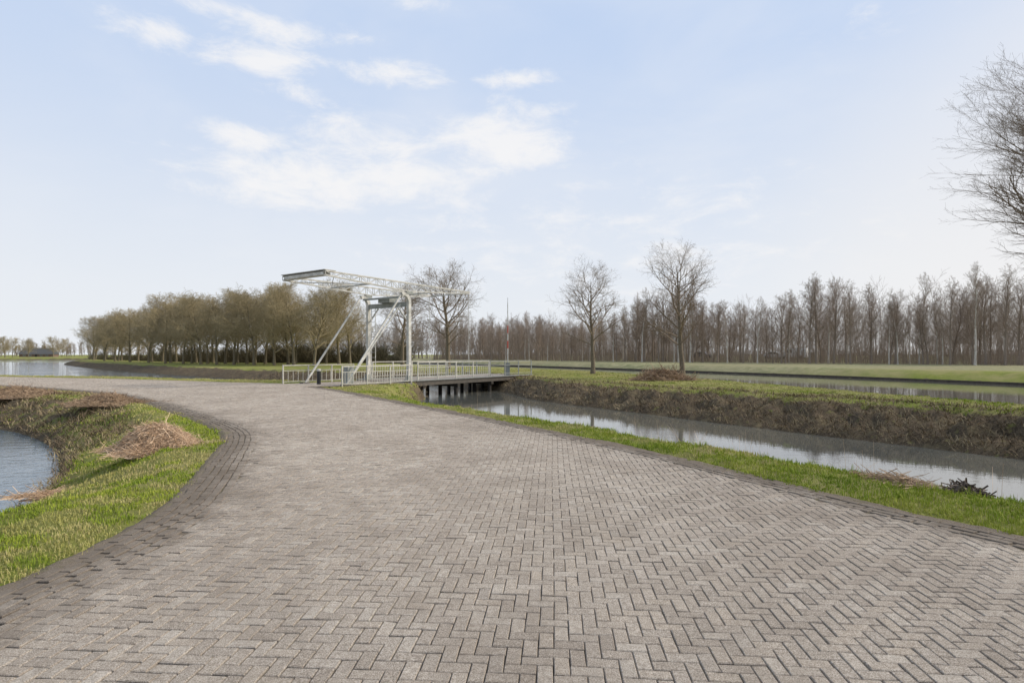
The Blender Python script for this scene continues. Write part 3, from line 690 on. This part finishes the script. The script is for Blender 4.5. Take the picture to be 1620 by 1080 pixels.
rv=MB(); fp=crom(np.array([(-30,165),(5,112),(30,70),(41,46),(50,25),(61,-8)]),14,False)
for a_,b_ in zip(fp[:-1],fp[1:]): rv.beam((a_[0],a_[1],-.85),(b_[0],b_[1],-.85),.12,.30)
tag(rv.build('timber_revetment',M['revet']),'dark timber edging along the far side of the wide canal','bank edging')

x,y=atp(62,320); fh=empty('farmhouse',(x,y,.0),.25); fh.scale=(.8,.8,.8); tag(fh,'low farmhouse with long dark roof on the left horizon','house')
MB().box(-10,10,-4,4,-.2,2.0).build('wall',M['wall'],fh)
rf=MB(); rf.v=[(-10.5,-4.6,1.9),(10.5,-4.6,1.9),(10.5,4.6,1.9),(-10.5,4.6,1.9),(-9,0,6.4),(9,0,6.4)]; rf.f=[(0,1,5,4),(1,2,5),(2,3,4,5),(3,0,4),(0,3,2,1)]; ro=rf.build('roof',M['roof'],fh)
MB().box(3,3.9,-.5,.5,5.6,7.4).build('chimney',M['wall'],ro)
for xx in (-7,-3.5,3,6.5):
    wf=MB().box(xx-.7,xx+.7,-4.06,-4.003,.7,1.7).build('window',M['carw'],fh); MB().box(xx-.6,xx+.6,-4.09,-4.063,.8,1.6).build('pane',M['glass'],wf)
MB().box(-.5,.5,-4.06,-4.003,-.1,1.8).build('door',M['black'],fh)

def vehicle(x,y,z,rz,van,mat,label):
    c=empty('white_van' if van else 'parked_car',(x,y,z),rz); tag(c,label,'van' if van else 'car')
    prof=[(-2.5,.35),(2.5,.35),(2.55,.95),(1.7,1.15),(1.1,2.15),(-2.4,2.2),(-2.5,1.8)] if van else [(-2.1,.3),(2.1,.3),(2.15,.75),(1.2,.9),(.5,1.42),(-1.1,1.45),(-1.9,.95),(-2.15,.85)]
    n=len(prof); b=MB(); b.v=[(p[0],-.9,p[1]) for p in prof]+[(p[0],.9,p[1]) for p in prof]
    b.f=[tuple(range(n)),tuple(range(2*n-1,n-1,-1))]+[(i,i+n,(i+1)%n+n,(i+1)%n) for i in range(n)]; b.build('body',mat,c)
    for s_ in (-1,1):
        g_=MB(); yy=s_*.905
        q=[(.2,1.25),(1.35,1.25),(.95,2.0),(.2,2.0)] if van else [(-1.3,.95),(.95,.95),(.42,1.35),(-1.0,1.37)]
        g_.v=[(p[0],yy,p[1]) for p in q]+[(p[0],yy+s_*.01,p[1]) for p in q]; g_.f=[(0,1,2,3),(7,6,5,4),(0,4,5,1),(1,5,6,2),(2,6,7,3),(3,7,4,0)]; g_.build('side_window',M['glass'],c)
        for xx in (-1.5,1.45): MB().tube([(xx,s_*.72,.33),(xx,s_*.95,.33)],.33,14).build('wheel',M['tyre'],c)
for px,Y,v,m,l in ((1256,118,True,M['carw'],'white van seen through the far trees on the right'),(1226,121,False,M['carw'],'white car just left of the van behind the far trees'),(1112,131,False,M['card'],'grey car behind the far trees, left of the white vehicles')):
    x,y=atp(px,Y); vehicle(x,y,float(dyke(x,y))+.02,-.7+(math.pi if v else 0),v,m,l)

# ------------------------------------------------------------------ sky, sun, camera
W=bpy.data.worlds.new('World'); S.world=W; W.use_nodes=True; nt=W.node_tree; nn=nt.nodes; nl=nt.links
bg=nn['Background']; bg.inputs['Strength'].default_value=.1
SUN_AZ=R(84); SUN_EL=R(36)
sky=nn.new('ShaderNodeTexSky'); sky.sky_type='NISHITA'; sky.sun_disc=False; sky.sun_elevation=SUN_EL; sky.sun_rotation=SUN_AZ; sky.dust_density=1.5; sky.air_density=1.
tc=nn.new('ShaderNodeTexCoord'); D_=tc.outputs['Generated']; sp=nn.new('ShaderNodeSeparateXYZ'); nl.new(D_,sp.inputs[0])
def mth(op,a,b=0.,clamp=False):
    n=nn.new('ShaderNodeMath'); n.operation=op; n.use_clamp=clamp
    for s_,v in ((n.inputs[0],a),(n.inputs[1],b)):
        if isinstance(v,bpy.types.NodeSocket): nl.new(v,s_)
        else: s_.default_value=v
    return n.outputs[0]
def mrg(v,a,b,c,d,sm=True):
    n=nn.new('ShaderNodeMapRange'); n.interpolation_type='SMOOTHSTEP' if sm else 'LINEAR'; nl.new(v,n.inputs[0])
    for i,q in enumerate((a,b,c,d)): n.inputs[i+1].default_value=q
    return n.outputs[0]
def mxc(f,a,b):
    n=nn.new('ShaderNodeMix'); n.data_type='RGBA'
    for s_,v in ((n.inputs[0],f),(n.inputs[6],a),(n.inputs[7],b)):
        if isinstance(v,bpy.types.NodeSocket): nl.new(v,s_)
        elif isinstance(v,tuple): s_.default_value=(*v,1)
        else: s_.default_value=v
    return n.outputs[2]
up=sp.outputs['Z']
hazec=mxc(mrg(up,0.,.55,0,1),(8.3,8.6,9.0),(5.7,7.0,9.3))
col=mxc(mrg(up,-.02,.55,.98,.92),sky.outputs[0],hazec)
def noise(scale,det,rough,vec,dist=0.):
    n=nn.new('ShaderNodeTexNoise'); n.inputs['Scale'].default_value=scale; n.inputs['Detail'].default_value=det; n.inputs['Roughness'].default_value=rough; n.inputs['Distortion'].default_value=dist; nl.new(vec,n.inputs['Vector']); return n.outputs['Fac']
mp=nn.new('ShaderNodeMapping'); mp.inputs['Scale'].default_value=(1,1,2.4); nl.new(D_,mp.inputs[0])
n1=noise(10,10,.66,mp.outputs[0],.3); n2=noise(2.2,5,.55,mp.outputs[0],.4)
tot=None
for px,py,rx,ry,am in [(500,288,250,48,1.),(590,222,170,36,.9),(790,225,150,65,.95),(390,218,80,30,.95),(410,97,130,30,.8),(220,45,110,32,.8),(822,127,80,18,.75),(670,4,60,20,.95),(620,118,110,24,.7),(480,150,90,22,.7),(430,45,110,28,.65),(950,380,520,140,.45),(1420,20,220,40,.35),(1150,330,350,100,.3),(660,275,100,26,.85),(340,300,90,28,.8),(320,8,90,20,.7),(560,60,60,16,.5)]:
    v=np.array([(px-810)/900,1,(560-py)/900]); L_=np.linalg.norm(v); c_=v/L_
    s1=nn.new('ShaderNodeVectorMath'); s1.operation='SUBTRACT'; nl.new(D_,s1.inputs[0]); s1.inputs[1].default_value=tuple(c_)
    s2=nn.new('ShaderNodeVectorMath'); s2.operation='MULTIPLY'; nl.new(s1.outputs[0],s2.inputs[0]); k_=900*L_; s2.inputs[1].default_value=(k_/rx,1.2*k_/rx,k_/ry)
    s3=nn.new('ShaderNodeVectorMath'); s3.operation='LENGTH'; nl.new(s2.outputs[0],s3.inputs[0])
    b_=mrg(s3.outputs['Value'],0.,1.5,am,0.)
    tot=b_ if tot is None else mth('MAXIMUM',tot,b_)
dn=mth('ADD',tot,mth('MULTIPLY',mth('SUBTRACT',n1,.5),2.3))
cm=mrg(dn,.2,1.05,0,.85); cm=mth('MULTIPLY',cm,mrg(tot,0,.35,0,1))
veil=mth('MULTIPLY',mrg(n2,.38,.78,0,.4),mrg(up,.0,.3,.6,1))
col=mxc(veil,col,(8.6,8.8,9.2)); col=mxc(cm,col,(9.4,9.3,9.3))
gd=R(50); sd=(math.sin(gd)*math.cos(R(6)),math.cos(gd)*math.cos(R(6)),math.sin(R(6)))
dp=nn.new('ShaderNodeVectorMath'); dp.operation='DOT_PRODUCT'; nl.new(D_,dp.inputs[0]); dp.inputs[1].default_value=sd
col=mxc(mrg(dp.outputs['Value'],.86,1.,0,.5),col,(9.5,9.1,8.7))
nl.new(col,bg.inputs['Color'])
sl=bpy.data.lights.new('sun','SUN'); sl.energy=4.0; sl.angle=R(10); sl.color=(1,.90,.76); so=bpy.data.objects.new('sun',sl); COL.objects.link(so)
dv=Vector((-math.sin(SUN_AZ)*math.cos(SUN_EL),-math.cos(SUN_AZ)*math.cos(SUN_EL),-math.sin(SUN_EL))); so.rotation_euler=dv.to_track_quat('-Z','Y').to_euler()
cam=bpy.data.cameras.new('camera'); co=bpy.data.objects.new('camera',cam); COL.objects.link(co); co.location=(0,0,CAMH); co.rotation_euler=(R(90),0,0)
cam.sensor_width=36; cam.lens=20; cam.shift_y=20/1620; cam.clip_end=4000; cam.clip_start=.05; S.camera=co
S.view_settings.view_transform='Standard'; S.view_settings.look='None'; S.view_settings.exposure=0; S.view_settings.gamma=1
